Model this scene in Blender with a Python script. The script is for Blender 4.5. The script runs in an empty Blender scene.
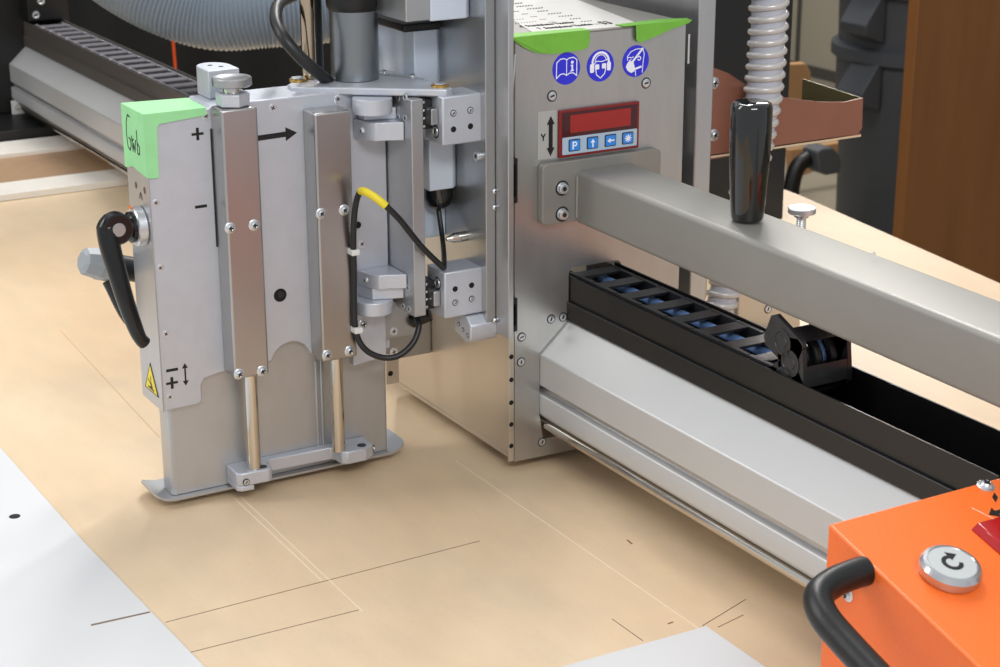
import bpy, bmesh, math, random
from mathutils import Vector, Matrix
random.seed(4)
C = bpy.context.scene.collection
S = bpy.context.scene
PI = math.pi

# ------------------------------------------------------------------ camera, world, lights
cam = bpy.data.cameras.new('camera'); co = bpy.data.objects.new('camera', cam); C.objects.link(co)
co.location = (0, 0, 0.745)
yaw, pit, rol = 0.52581, 0.32512, -0.00185
fw = Vector((math.sin(yaw)*math.cos(pit), math.cos(yaw)*math.cos(pit), -math.sin(pit)))
rt0 = Vector((math.cos(yaw), -math.sin(yaw), 0)); up0 = rt0.cross(fw)
rt = math.cos(rol)*rt0 + math.sin(rol)*up0; up = -math.sin(rol)*rt0 + math.cos(rol)*up0
m = Matrix((rt, up, -fw)).transposed()
co.rotation_euler = m.to_euler()
cam.sensor_width = 36; cam.lens = 36*1.8234; cam.clip_start = .05
cam.dof.use_dof = True; cam.dof.focus_distance = 1.7; cam.dof.aperture_fstop = 18
S.camera = co
w = bpy.data.worlds.new('world'); S.world = w; w.use_nodes = True
w.node_tree.nodes['Background'].inputs[0].default_value = (.93, .96, 1, 1)
w.node_tree.nodes['Background'].inputs[1].default_value = .66
def area(name, loc, size, sy, power, aim, col=(1, 1, 1)):
    l = bpy.data.lights.new(name, 'AREA'); l.shape = 'RECTANGLE'; l.size = size; l.size_y = sy; l.energy = power; l.color = col
    o = bpy.data.objects.new(name, l); C.objects.link(o); o.location = loc
    o.rotation_euler = (Vector(aim)-Vector(loc)).to_track_quat('-Z', 'Y').to_euler(); return o
area('ceiling_lamp_over_table', (1.46, 2.75, 2.1), .10, 2.4, 34, (1.0, 1.9, 0), (1, .98, .95))
area('ceiling_lamp_over_table', (2.03, 2.75, 2.1), .10, 2.4, 30, (1.0, 1.9, 0), (1, .98, .95))
area('front_fill_behind_camera', (.15, -.7, 1.95), 1.4, .5, 32, (.9, 1.5, .2), (1, .99, .97))  # added frontal fill, in place of flash and ceiling bounce
area('ceiling_lamp_left', (-1.3, 2.4, 1.9), .4, 1.8, 24, (.8, 1.8, 0), (1, .98, .95))
area('ceiling_lamp_hall', (4.2, 5.0, 2.1), 1.2, .6, 60, (4.0, 5.0, -.85), (1, .97, .92))
S.view_settings.view_transform = 'Standard'; S.view_settings.look = 'None'
S.view_settings.exposure = 0.0; S.view_settings.gamma = 1

# ------------------------------------------------------------------ materials
def lin(h):
    h = h.lstrip('#'); v = [int(h[i:i+2], 16)/255 for i in (0, 2, 4)]
    return tuple(((c/12.92) if c <= .04045 else ((c+.055)/1.055)**2.4) for c in v)+(1,)
def mat(name, col, rough=.5, metal=0., var=0., scale=20, stretch=(1, 1, 1), bump=0., bscale=None, coat=0., alpha=None, trans=0., emit=0., col2=None, spec=None, rvar=0.):
    M = bpy.data.materials.new(name); M.use_nodes = True; nt = M.node_tree; b = nt.nodes['Principled BSDF']
    c = lin(col); b.inputs['Base Color'].default_value = c; b.inputs['Roughness'].default_value = rough; b.inputs['Metallic'].default_value = metal
    b.inputs['Coat Weight'].default_value = coat; b.inputs['Coat Roughness'].default_value = .08
    if spec is not None: b.inputs['Specular IOR Level'].default_value = spec
    if trans: b.inputs['Transmission Weight'].default_value = trans
    if alpha: b.inputs['Alpha'].default_value = alpha
    if emit: b.inputs['Emission Color'].default_value = c; b.inputs['Emission Strength'].default_value = emit
    if var or bump or rvar or col2:
        tc = nt.nodes.new('ShaderNodeTexCoord'); mp = nt.nodes.new('ShaderNodeMapping'); mp.inputs['Scale'].default_value = stretch
        nt.links.new(tc.outputs['Object'], mp.inputs['Vector'])
        n = nt.nodes.new('ShaderNodeTexNoise'); n.inputs['Scale'].default_value = scale; n.inputs['Detail'].default_value = 5; n.inputs['Roughness'].default_value = .6
        nt.links.new(mp.outputs[0], n.inputs['Vector'])
        if var or col2:
            r = nt.nodes.new('ShaderNodeValToRGB'); r.color_ramp.elements[0].position = .3; r.color_ramp.elements[1].position = .7
            c2 = lin(col2) if col2 else tuple(min(1, x*(1+var)) for x in c[:3])+(1,)
            r.color_ramp.elements[0].color = c if col2 else tuple(x*(1-var) for x in c[:3])+(1,); r.color_ramp.elements[1].color = c2
            nt.links.new(n.outputs['Fac'], r.inputs[0]); nt.links.new(r.outputs[0], b.inputs['Base Color'])
        if rvar:
            mr = nt.nodes.new('ShaderNodeMapRange'); mr.inputs['To Min'].default_value = rough-rvar; mr.inputs['To Max'].default_value = rough+rvar
            nt.links.new(n.outputs['Fac'], mr.inputs['Value']); nt.links.new(mr.outputs[0], b.inputs['Roughness'])
        if bump:
            n2 = n
            if bscale:
                n2 = nt.nodes.new('ShaderNodeTexNoise'); n2.inputs['Scale'].default_value = bscale; nt.links.new(mp.outputs[0], n2.inputs['Vector'])
            bp = nt.nodes.new('ShaderNodeBump'); bp.inputs['Strength'].default_value = bump; bp.inputs['Distance'].default_value = .002
            nt.links.new(n2.outputs['Fac'], bp.inputs['Height']); nt.links.new(bp.outputs[0], b.inputs['Normal'])
    return M
M = dict(
 alu=mat('bead_blasted_aluminium', '#c6cad3', .45, .55, .03, 60, bump=.04, bscale=900),
 alu2=mat('brushed_aluminium', '#bcbdbf', .36, .85, .05, 30, (1, 1, .15), bump=.03),
 alub=mat('anodised_profile', '#c6c7c7', .42, .35, .02, 8),
 plate=mat('milled_plate', '#b2b4b6', .33, .9, .06, 25, (1, 1, .2), rvar=.06),
 steel=mat('polished_stainless_cover', '#b4b3b2', .30, 1, .05, 6, (1, 1, .3), rvar=.03),
 sheet=mat('sheet_steel_panel', '#b7b7b5', .34, .85, .05, 18, (3, 3, .6), rvar=.04),
 beige=mat('sheet_steel_table_tint', '#c8bfb2', .3, .7, .02, 5),  # warm tint of the reflected table put into the steel colour
 tube=mat('welded_steel_tube', '#92908b', .5, .45, .07, 9, (1, .6, 1), rvar=.05),
 blade=mat('steel_plate', '#babbbd', .38, .7, .1, 14, (1, 1, .4), rvar=.08),
 chrome=mat('zinc_screw', '#d9dce0', .34, .85),
 brass=mat('brass_ring', '#c9a35c', .3, 1),
 dark=mat('dark_metal', '#2a2b2d', .4, .3),
 black=mat('black_plastic', '#0b0b0c', .45),
 satin=mat('satin_black_plastic', '#0c0c0d', .22),
 gloss=mat('glossy_black_plastic', '#0a0a0a', .07, coat=.6),
 tray=mat('black_sheet_tray', '#0f0e0e', .36, .0, .1, 40, (1, .05, 1)),
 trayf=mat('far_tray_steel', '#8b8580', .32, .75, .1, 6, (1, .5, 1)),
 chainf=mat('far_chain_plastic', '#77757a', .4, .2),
 chain=mat('chain_plastic', '#28292b', .42, 0, .3, 60, bump=.2),
 hole=mat('hole_black', '#050505', .8),
 wood=mat('maple_board', '#d8bb98', .4, 0, .0, 3.2, (1, .5, 1), col2='#e2ccac', coat=.05, rvar=.08),
 wood2=mat('brown_frame_board', '#a98a6c', .5, 0, .06, 60),
 birch=mat('pale_rail', '#e4dfd6', .55, 0, .06, 14),
 white=mat('white_board', '#cfd0d2', .5, 0, .015, 6, bump=.03),
 wear=mat('wear_line', '#c6a882', .6), pencil=mat('pencil', '#7d6b5c', .8), scr=mat('scratch', '#ead9c2', .5),
 mint=mat('mint_tape', '#97d99a', .55, 0, .05, 40), green=mat('green_tape', '#72b43c', .5, 0, .07, 50, bump=.3),
 blue=mat('sign_blue', '#2a2bd0', .35), whitep=mat('print_white', '#eef0fb', .4), ink=mat('ink_black', '#0b0b0b', .5),
 inkg=mat('faint_print', '#6a6a6c', .6), paper=mat('paper', '#c9c7c3', .6), yellow=mat('yellow', '#e8d22c', .45), burn=mat('brown_mark', '#6b5344', .7),
 redf=mat('red_frame', '#7a1414', .25), redd=mat('dark_red_lens', '#3f0c0d', .12), redl=mat('red_screen', '#8f1b15', .2, emit=.12), redb=mat('red_lamp', '#c01a1e', .12, trans=.25, coat=.5),
 keyp=mat('keypad', '#a9bcce', .45), key=mat('key_blue', '#2f86dd', .4), greyl=mat('grey_label', '#a9a8a5', .45),
 cable=mat('cable_black', '#18191b', .42), cbl=mat('cable_blue', '#7fa6e4', .45), rodreflect=mat('rod_steel_wood_tint', '#c9b49a', .15, 1), shaft=mat('ground_shaft', '#cfcac2', .1, 1),  # the rod's tan is reflected wood put into its colour
 motor=mat('motor_case', '#8b9094', .3, .9), airbox=mat('air_valve_body', '#cfdae8', .4, .3), whitem=mat('label_white', '#d9d9d6', .5),
 orange=mat('orange_powder_coat', '#f2702a', .36, 0, .03, 300, bump=.12, bscale=700), orl=mat('orange_cord', '#e0521c', .5),
 rubber=mat('black_rubber_grip', '#121213', .38, 0, bump=.08, scale=300),
 btn=mat('silver_button', '#c8cacc', .22, .9), btnf=mat('button_face', '#c3c7c8', .3, .2),
 hosea=mat('grey_hose', '#76828f', .36), hoseb=mat('clear_spiral_hose', '#b9bcc8', .3, .0), hosec=mat('spiral_rib', '#c9c7c6', .25, .2),
 inner_tint=mat('tray_inside_reflection', '#6b6a50', .2, 1),  # inner wall: shade and greenish reflection put into the metal colour
 copper=mat('copper_red_coat', '#8f5f4d', .42, .2, .05, 30), curtain=mat('black_curtain', '#0d0c0b', .75), cab=mat('black_cabinet', '#17181b', .45),
 grey=mat('grey_gland', '#9aa0a4', .5), bin=mat('bin_grey', '#46494e', .55, 0, .06, 40), board=mat('brown_door', '#72461f', .45, 0, .0, 3, (3, 1, .4), col2='#825428'),
 floor=mat('hall_floor', '#8d8474', .5, 0, .1, 2), wall=mat('hall_wall', '#a8a08e', .7, 0, .02, 3), box=mat('cardboard', '#b98c5f', .7), seam=mat('seam', '#4a4843', .7),
)
# wood: fine mottling and greyish handling stains on top of the slow colour wander
nt = M['wood'].node_tree; bs = nt.nodes['Principled BSDF']; src_ = bs.inputs['Base Color'].links[0].from_socket
tc = nt.nodes.new('ShaderNodeTexCoord')
for sc, st_, amt, p0, p1 in ((38, (1, .35, 1), .05, .35, .65), (5.5, (1, 1, 1), .09, .52, .72), (260, (1, 1, 1), .035, .3, .7)):
    mp = nt.nodes.new('ShaderNodeMapping'); mp.inputs['Scale'].default_value = st_; mp.inputs['Location'].default_value = (sc*.1, 3, 0); nt.links.new(tc.outputs['Object'], mp.inputs['Vector'])
    n = nt.nodes.new('ShaderNodeTexNoise'); n.inputs['Scale'].default_value = sc; n.inputs['Detail'].default_value = 6; nt.links.new(mp.outputs[0], n.inputs['Vector'])
    r = nt.nodes.new('ShaderNodeValToRGB'); r.color_ramp.elements[0].position = p0; r.color_ramp.elements[1].position = p1
    r.color_ramp.elements[0].color = (1, 1, 1, 1); r.color_ramp.elements[1].color = (1-amt*1.1, 1-amt*.95, 1-amt*.7, 1); nt.links.new(n.outputs['Fac'], r.inputs[0])
    mx_ = nt.nodes.new('ShaderNodeMix'); mx_.data_type = 'RGBA'; mx_.blend_type = 'MULTIPLY'; mx_.inputs[0].default_value = 1
    nt.links.new(src_, mx_.inputs[6]); nt.links.new(r.outputs[0], mx_.inputs[7]); src_ = mx_.outputs[2]
nt.links.new(src_, bs.inputs['Base Color'])

# ------------------------------------------------------------------ mesh helpers
def link(o, parent=None):
    C.objects.link(o)
    if parent: o.parent = parent
    return o
def mesh_obj(name, bm, m, parent=None, smooth=False, bev=0, seg=2, ang=40):
    bmesh.ops.recalc_face_normals(bm, faces=bm.faces[:])
    me = bpy.data.meshes.new(name); bm.to_mesh(me); bm.free()
    for mm in (m if isinstance(m, (list, tuple)) else [m]): me.materials.append(M[mm])
    if smooth:
        for p in me.polygons: p.use_smooth = True
        me.set_sharp_from_angle(angle=math.radians(ang))
    o = bpy.data.objects.new(name, me); link(o, parent)
    if bev:
        b = o.modifiers.new('bevel', 'BEVEL'); b.width = bev; b.segments = seg; b.limit_method = 'ANGLE'; b.angle_limit = math.radians(35); b.use_clamp_overlap = True
        if not smooth:
            for p in me.polygons: p.use_smooth = True
            me.set_sharp_from_angle(angle=math.radians(30))
        b.harden_normals = False
    return o
def add_prism(bm, pts, axis, a, b, mi=0):
    def v(p, t): return {'X': (t, p[0], p[1]), 'Y': (p[0], t, p[1]), 'Z': (p[0], p[1], t)}[axis]
    A = [bm.verts.new(v(p, a)) for p in pts]; B = [bm.verts.new(v(p, b)) for p in pts]
    fs = [bm.faces.new(A), bm.faces.new(B[::-1])]
    n = len(pts)
    for i in range(n): fs.append(bm.faces.new((A[i], B[i], B[(i+1) % n], A[(i+1) % n])))
    for f in fs: f.material_index = mi
def prism(name, pts, axis, a, b, m, parent=None, bev=0, **k):
    bm = bmesh.new(); add_prism(bm, pts, axis, a, b); return mesh_obj(name, bm, m, parent, bev=bev, **k)
def add_box(bm, lo, hi, mi=0): add_prism(bm, [(lo[0], lo[1]), (hi[0], lo[1]), (hi[0], hi[1]), (lo[0], hi[1])], 'Z', lo[2], hi[2], mi)
def box(name, lo, hi, m, parent=None, bev=.001, **k):
    bm = bmesh.new(); add_box(bm, lo, hi); return mesh_obj(name, bm, m, parent, bev=bev, **k)
def frame(d):
    d = Vector(d).normalized(); a = Vector((0, 0, 1)) if abs(d.z) < .9 else Vector((1, 0, 0))
    u = a.cross(d).normalized(); return u, d.cross(u), d
def add_lathe(bm, base, d, prof, n=32, mi=0):
    """prof: list of (height along d, radius)"""
    u, v, d = frame(d); base = Vector(base); rings = []
    for h, r in prof:
        if r <= 1e-6: rings.append([bm.verts.new(base+d*h)])
        else: rings.append([bm.verts.new(base+d*h+(u*math.cos(2*PI*i/n)+v*math.sin(2*PI*i/n))*r) for i in range(n)])
    if len(rings[0]) > 1: bm.faces.new(rings[0]).material_index = mi
    if len(rings[-1]) > 1: bm.faces.new(rings[-1]).material_index = mi
    for a, b in zip(rings, rings[1:]):
        for i in range(n):
            j = (i+1) % n
            q = [a[i], a[j], b[j], b[i]] if len(a) > 1 and len(b) > 1 else ([a[0], b[j], b[i]] if len(a) == 1 else [a[i], a[j], b[0]])
            bm.faces.new(q).material_index = mi
def lathe(name, base, d, prof, m, parent=None, n=32, ang=35):
    bm = bmesh.new(); add_lathe(bm, base, d, prof, n); return mesh_obj(name, bm, m, parent, smooth=True, ang=ang)
def cyl(name, base, d, h, r, m, parent=None, n=32, c=.0006):
    return lathe(name, base, d, [(0, r-c), (c, r), (h-c, r), (h, r-c)], m, parent, n)
def catmull(pts, n=10):
    P = [Vector(p) for p in pts]; P = [2*P[0]-P[1]]+P+[2*P[-1]-P[-2]]; out = []
    for i in range(1, len(P)-2):
        for k in range(n):
            t = k/n; a, b, c, d = P[i-1:i+3]
            out.append(.5*((2*b)+(-a+c)*t+(2*a-5*b+4*c-d)*t*t+(-a+3*b-3*c+d)*t**3))
    out.append(P[-2]); return out
def add_tube(bm, pts, r, n=12, mi=0, rad=None):
    P = [Vector(p) for p in pts]; rings = []; T0 = (P[1]-P[0]).normalized(); u, v, _ = frame(T0)
    for i, p in enumerate(P):
        t = ((P[min(i+1, len(P)-1)]-P[max(i-1, 0)])).normalized()
        u = (u-t*u.dot(t)).normalized(); v = t.cross(u)
        rr = rad[i] if rad else r
        rings.append([bm.verts.new(p+(u*math.cos(2*PI*k/n)+v*math.sin(2*PI*k/n))*rr) for k in range(n)])
    bm.faces.new(rings[0]).material_index = mi; bm.faces.new(rings[-1]).material_index = mi
    for a, b in zip(rings, rings[1:]):
        for k in range(n): bm.faces.new((a[k], a[(k+1) % n], b[(k+1) % n], b[k])).material_index = mi
def tube(name, pts, r, m, parent=None, n=12, rad=None):
    bm = bmesh.new(); add_tube(bm, pts, r, n, 0, rad); return mesh_obj(name, bm, m, parent, smooth=True, ang=60)
def rrect(x0, y0, x1, y1, r, n=5):
    o = []
    for cx, cy, a in ((x1-r, y0+r, -90), (x1-r, y1-r, 0), (x0+r, y1-r, 90), (x0+r, y0+r, 180)):
        for k in range(n+1):
            t = math.radians(a+90*k/n); o.append((cx+r*math.cos(t), cy+r*math.sin(t)))
    return o
def arc(cx, cy, r, a0, a1, n=8, ry=None):
    return [(cx+r*math.cos(math.radians(a0+(a1-a0)*k/n)), cy+(ry or r)*math.sin(math.radians(a0+(a1-a0)*k/n))) for k in range(n+1)]
# flat print: polygons (closed) and strokes given in a 2-D frame (o, u, v), raised by a hair along n
def decal(name, parent, m, o, u, v, polys=(), strokes=(), th=.0003, lift=0.):
    o, u, v = Vector(o), Vector(u), Vector(v); n = u.cross(v).normalized(); bm = bmesh.new()
    def slab(pl, extra=0.):
        A = [bm.verts.new(o+u*a+v*b+n*lift) for a, b in pl]; B = [bm.verts.new(o+u*a+v*b+n*(lift+th+extra)) for a, b in pl]
        bm.faces.new(A[::-1]); bm.faces.new(B)
        for i in range(len(pl)): j = (i+1) % len(pl); bm.faces.new((A[i], A[j], B[j], B[i]))
    for pl in polys: slab(pl)
    q = 0
    for wd, pl in strokes:
        for a, b in zip(pl, pl[1:]):
            a, b = Vector(a), Vector(b); t = (b-a).normalized(); nn = Vector((-t.y, t.x))*wd/2; a = a-t*wd*.3; b = b+t*wd*.3
            q += 1; slab([tuple(a+nn), tuple(a-nn), tuple(b-nn), tuple(b+nn)], q*4e-6)
    return mesh_obj(name, bm, m, parent)
def text(name, s, size, m, parent, o, u, v, lift=.0003, th=.0002, align='LEFT', sx=1.):
    cu = bpy.data.curves.new(name, 'FONT'); cu.body = s; cu.size = size; cu.extrude = th; cu.align_x = align; cu.resolution_u = 2
    t = bpy.data.objects.new(name, cu); C.objects.link(t); dg = bpy.context.evaluated_depsgraph_get()
    me = bpy.data.meshes.new_from_object(t.evaluated_get(dg)); bpy.data.objects.remove(t); me.materials.clear(); me.materials.append(M[m])
    u, v = Vector(u).normalized(), Vector(v).normalized(); n = u.cross(v)
    me.transform(Matrix.Translation(Vector(o)+n*lift) @ Matrix((u*sx, v, n)).transposed().to_4x4())
    ob = bpy.data.objects.new(name, me); return link(ob, parent)
def tag(o, label, cat, group=None, kind=None):
    if label: o['label'] = label
    if cat: o['category'] = cat
    if group: o['group'] = group
    if kind: o['kind'] = kind
    return o
def thing(name, label, cat, loc=(0, 0, 0), group=None):
    # geometry is given in world coordinates; keep the Empty at the thing's base and undo its offset for the children
    o = bpy.data.objects.new(name, None); o.empty_display_size = .02; C.objects.link(o); o.location = loc
    bases.append((o, Vector(loc))); return tag(o, label, cat, group)
bases = []
X, Y_, Z = (1, 0, 0), (0, 1, 0), (0, 0, 1)
# screws: a few shared meshes (head axis +Z), rotated into place
_sm = {}
def screw_mesh(kind, r):
    k = (kind, round(r, 5))
    if k in _sm: return _sm[k]
    bm = bmesh.new()
    if kind == 'pan':
        add_lathe(bm, (0, 0, -.0002), Z, [(0, r), (.0006, r), (.0009, r*.93), (.0012, r*.72), (r*.32+.0008, r*.6), (r*.46+.0008, r*.4), (r*.46+.0004, r*.3)], 20)
        s = r*.42; w_ = r*.11; z = r*.46+.0008
        add_box(bm, (-s, -w_, z-.0006), (s, w_, z), 1); add_box(bm, (-w_, -s, z-.0006), (w_, s, z+.00003), 1)
    elif kind == 'hex':      # socket screw
        add_lathe(bm, (0, 0, 0), Z, [(0, r), (r*.7, r), (r*.8, r*.9), (r*.8, r*.5)], 20); add_lathe(bm, (0, 0, r*.79), Z, [(0, r*.5), (.0001, r*.5)], 6, 1)
    elif kind == 'sink':     # countersunk, flush
        add_lathe(bm, (0, 0, -.001), Z, [(0, r), (.0013, r), (.0015, r*.85), (.0013, r*.8)], 20)
        s = r*.5; w_ = r*.12; add_box(bm, (-s, -w_, .0001), (s, w_, .00045), 1); add_box(bm, (-w_, -s, .0001), (w_, s, .00048), 1)
    elif kind == 'ring':     # countersunk in dark ring
        add_lathe(bm, (0, 0, -.001), Z, [(0, r), (.0012, r), (.0013, r*.95)], 24, 1); add_lathe(bm, (0, 0, 0), Z, [(0, r*.8), (.0009, r*.76), (.0012, r*.5), (.0008, r*.45)], 20)
        s = r*.4; w_ = r*.14; add_box(bm, (-s, -w_, .0003), (s, w_, .0011), 1)
    elif kind == 'hole':
        add_lathe(bm, (0, 0, -.001), Z, [(0, r), (.0012, r)], 20, 1)
    bmesh.ops.recalc_face_normals(bm, faces=bm.faces[:])
    me = bpy.data.meshes.new('screw_'+kind); bm.to_mesh(me); bm.free(); me.materials.append(M['chrome']); me.materials.append(M['dark'] if kind != 'hole' else M['hole'])
    for p in me.polygons: p.use_smooth = True
    me.set_sharp_from_angle(angle=math.radians(40)); _sm[k] = me; return me
def screw(parent, loc, d='-Y', r=.004, kind='pan', name='screw'):
    o = bpy.data.objects.new('bolt_hole' if kind == 'hole' and name == 'screw' else name, screw_mesh(kind, r)); link(o, parent); o.location = loc
    v = {'-Y': (0, -1, 0), '-X': (-1, 0, 0), '+Z': (0, 0, 1)}[d] if isinstance(d, str) else d
    o.rotation_euler = Vector(v).to_track_quat('Z', 'Y').to_euler(); o.rotation_euler.rotate_axis('Z', random.uniform(0, 1.5)); return o

# ================================================================== SETTING
def struct(o, label=None):
    o['kind'] = 'structure'
    return o
struct(box('floor', (-3, -2, -.87), (6, 9, -.85), 'floor', bev=0))
struct(box('wall_right', (5.54, -2, -.85), (5.6, 9, 2.6), 'wall', bev=0))
struct(box('wall_back', (-3, 9.0, -.85), (5.6, 9.06, 2.6), 'wall', bev=0))
struct(box('baseboard_right', (5.525, -2, -.85), (5.541, 9, -.80), 'seam', bev=0))
for y in (6.72, 5.9, 5.1): struct(box('trim_1', (5.53, y, -.80), (5.541, y+.02, 2.6), 'seam', bev=0))

# ================================================================== TABLE
t = thing('work_table', 'long work table with pale maple top under the gantry', 'table', (.9, 1.6, -.85))
top = prism('tabletop', [(-.5, .2), (1.45, .2), (1.70, .95), (1.8195, 1.7491), (1.8951, 2.2791), (1.93, 2.9), (1.93, 3.42), (-.5, 3.42)], 'Z', -.04, 0, 'wood', t, bev=.001)
for lx, ly in ((-.4, .4), (1.3, .4), (-.4, 3.2), (1.7, 3.2)): box('leg', (lx, ly, -.85), (lx+.08, ly+.08, -.04), 'dark', t)
def line(name, a, b, w_, m, z=.0003):
    a, b = Vector(a), Vector(b); d = (b-a).normalized(); n = Vector((-d.y, d.x))*w_/2
    return prism(name, [tuple(a+n), tuple(b+n), tuple(b-n), tuple(a-n)], 'Z', -.0005, z, m, t)
line('pencil_line', (.4626, 1.3783), (.7807, 1.3842), .0007, 'pencil'); line('pencil_line', (.4621, 1.3164), (.6181, 1.3143), .0007, 'pencil')
line('pencil_line', (.8566, 1.5696), (.8562, 1.1296), .0008, 'scr'); line('scratch', (.6165, 1.5982), (.6142, 1.3828), .0011, 'scr'); line('scratch', (.6235, 1.5982), (.6196, 1.309), .0010, 'scr')
line('pencil_line', (.862, 1.137), (.925, 1.158), .0008, 'pencil'); line('pencil_line', (.872, 1.128), (.905, 1.1353), .0007, 'pencil'); line('pencil_line', (0.8015, 1.1872, 0)[:2], (0.8021, 1.1404, 0)[:2], .0007, 'pencil')
line('wear_mark', (0.6278, 2.2111, 0)[:2], (0.6088, 1.7907, 0)[:2], .0010, 'wear')
line('wear_mark', (0.9032, 1.315, 0)[:2], (0.9023, 1.3051, 0)[:2], .0016, 'copper'); line('wear_mark', (0.8383, 1.1549, 0)[:2], (0.8442, 1.1557, 0)[:2], .0016, 'copper')

fr = thing('wooden_frame', 'low frame of two white rails around a brown board at far left of table', 'frame', (.5, 3.1, 0))
box('rail', (-.5, 2.905, .0004), (.975, 2.985, .012), 'birch', fr); box('rail', (-.5, 3.19, .0004), (1.0, 3.29, .013), 'birch', fr)
box('board', (-.5, 2.985, .0004), (1.0, 3.19, .006), 'wood2', fr)

ws = prism('white_board', [(-.3, .9), (.463, 1.1), (.4615, 1.288), (.4517, 1.5667), (.4488, 1.8478), (.447, 2.1), (.1, 2.3), (-.3, 2.3)], 'Z', .0002, .0028, 'white', bev=.0006)
tag(ws, 'white board lying at the left edge of the table, with dark hole and slit', 'board')
prism('slit', [(0.4038, 1.4021, 0.0028)[:2], (0.4563, 1.3995, 0.0028)[:2], (0.4555, 1.3973, 0.0028)[:2], (0.4029, 1.3994, 0.0028)[:2]], 'Z', .002, .0031, 'pencil', ws)
cyl('drilled_hole', (.411, 1.6595, .0022), Z, .0009, .0055, 'dark', ws, c=.0001)
w2 = prism('white_board', [(.55, .6), (.845, .6), (.8617, 1.0534), (.862, 1.1312), (.7244, 1.1337), (.55, 1.137)], 'Z', .0002, .0028, 'white', bev=.0006)
tag(w2, 'white board at the bottom centre of the photo beside the black tube handle', 'board')

# ================================================================== GANTRY BEAM
g = thing('gantry_beam', 'long bevelled aluminium gantry beam crossing the table, with chrome rod below', 'beam', (.98, 2.2, 0))
YN, YF = .908, 3.455
prism('beam_profile', [(.9255, .1245), (.9255, .0905), (.9335, .0905), (.9335, .0815), (.9262, .0805), (.9255, .079), (.9255, .060), (.929, .055), (.940, .0535), (.940, .035), (1.05, .035), (1.05, .156), (.9605, .156)], 'Y', YN, YF, 'alub', g, bev=.0012)
cyl('guide_rod', (.9345, YN, .0455), Y_, YF-YN, .0058, 'shaft', g)
box('groove_strip', (.9305, YN, .0840), (.9338, YF, .0905), 'alu2', g, bev=.0005)
def traypoly(z0, z1): return [(.9605, .1565), (.9605, z1), (.9622, z1), (.9622, .1585), (1.0205, .1585), (1.0205, z1+.004), (1.0222, z1+.004), (1.0222, .1565)]
prism('cable_tray', traypoly(0, .2035), 'Y', YN, 1.52, 'tray', g)
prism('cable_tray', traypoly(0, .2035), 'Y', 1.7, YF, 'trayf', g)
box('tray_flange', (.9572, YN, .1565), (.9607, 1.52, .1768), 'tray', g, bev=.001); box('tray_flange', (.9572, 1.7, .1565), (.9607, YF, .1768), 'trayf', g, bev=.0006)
box('end_bracket', (.86, 3.456, .031), (1.05, 3.49, .40), 'black', g)
box('end_bracket', (.955, 3.40, .21), (1.03, 3.456, .32), 'black', g)
for a in ((0.9695, 3.4, 0.2209), (0.9811, 3.4, 0.2461)): screw(g, a, '-Y', .009, 'ring')
box('rating_plate', (0.9203, 3.44, 0.0251), ((0.9531, 3.445, 0.0519)[0]+.02, 3.446, (0.9534, 3.445, 0.0557)[2]), 'whitem', g, bev=.0005)
decal('print_line', g, 'inkg', (0.925, 3.439, 0.0267), X, Z, [[(0, 0), (.005, 0), (.005, .003), (0, .003)], [(.008, 0), (.013, 0), (.013, .003), (.008, .003)], [(0, .012), (.02, .012), (.02, .013), (0, .013)], [(0, .017), (.02, .017), (.02, .018), (0, .018)]])

mc = thing('black_machine_stand', 'black upright machine stand at the far left end of the beam', 'machine', (.3, 3.6, -.85))
box('housing', (-.6, 3.50, -.85), (.955, 3.58, 1.0), 'curtain', mc)
box('plinth', (-.6, 3.296, .0005), (1.06, 3.50, .030), 'black', mc)
box('bracket', (.66, 3.46, .05), (.86, 3.50, .115), 'black', mc, bev=.004)
screw(mc, (0.9169, 3.46, 0.053), '-Y', .012, 'ring'); screw(mc, (0.9077, 3.46, 0.079), '-Y', .006, 'ring')

# energy chains: every link is one part, all links share one mesh
def link_mesh(name, p, x0, x1, h, rung, low=True):
    bm = bmesh.new()
    for a, b in ((x0, x0+.0045), (x1-.0045, x1)):
        add_prism(bm, [(-.08*p, .12*h), (0, 0), (.92*p, 0), (1.04*p, .15*h), (1.04*p, .85*h), (.92*p, h), (0, h), (-.08*p, .88*h)], 'X', a, b)
    add_box(bm, (x0+.003, .04*p, h-.003), (x1-.003, .04*p+rung, h-.0004))
    if low: add_box(bm, (x0+.003, .04*p, .0004), (x1-.003, .04*p+rung, .003))
    add_lathe(bm, (x0+.0002, .5*p, .5*h), (-1, 0, 0), [(0, .0120), (.0010, .0120), (.0010, .0098), (.0003, .0094), (.0003, .006), (.0010, .0056), (.0010, 0)], 18)
    bmesh.ops.recalc_face_normals(bm, faces=bm.faces[:])
    me = bpy.data.meshes.new(name); bm.to_mesh(me); bm.free(); me.materials.append(M['chain']); return me
ch = thing('cable_chain', 'black cable chain with blue cables curling up from the near tray under the steel arm', 'cable chain', (.99, 1.35, .16))
p = .0428
lm = link_mesh('link_mesh', p, .9645, 1.0185, .034, .018)
path = []   # (y, z, pitch-angle) of each link base, running towards the camera
y, z = 1.561, .1715
for i in range(12):
    a = math.radians({9: 36, 10: 98, 11: 158}.get(i, 0)); path.append((y, z, a))
    y -= p*math.cos(a); z += p*math.sin(a)
for y, z, a in path:
    o = bpy.data.objects.new('link', lm); link(o, ch)
    o.matrix_basis = Matrix.Translation((0, y, z)) @ Matrix.Rotation(-a, 4, 'X') @ Matrix.Scale(-1, 4, (0, 1, 0))
def off(t3, d):
    y, z, a = t3; return (y-p*.5*math.cos(a)+d*math.sin(a), z+p*.5*math.sin(a)+d*math.cos(a))
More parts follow.
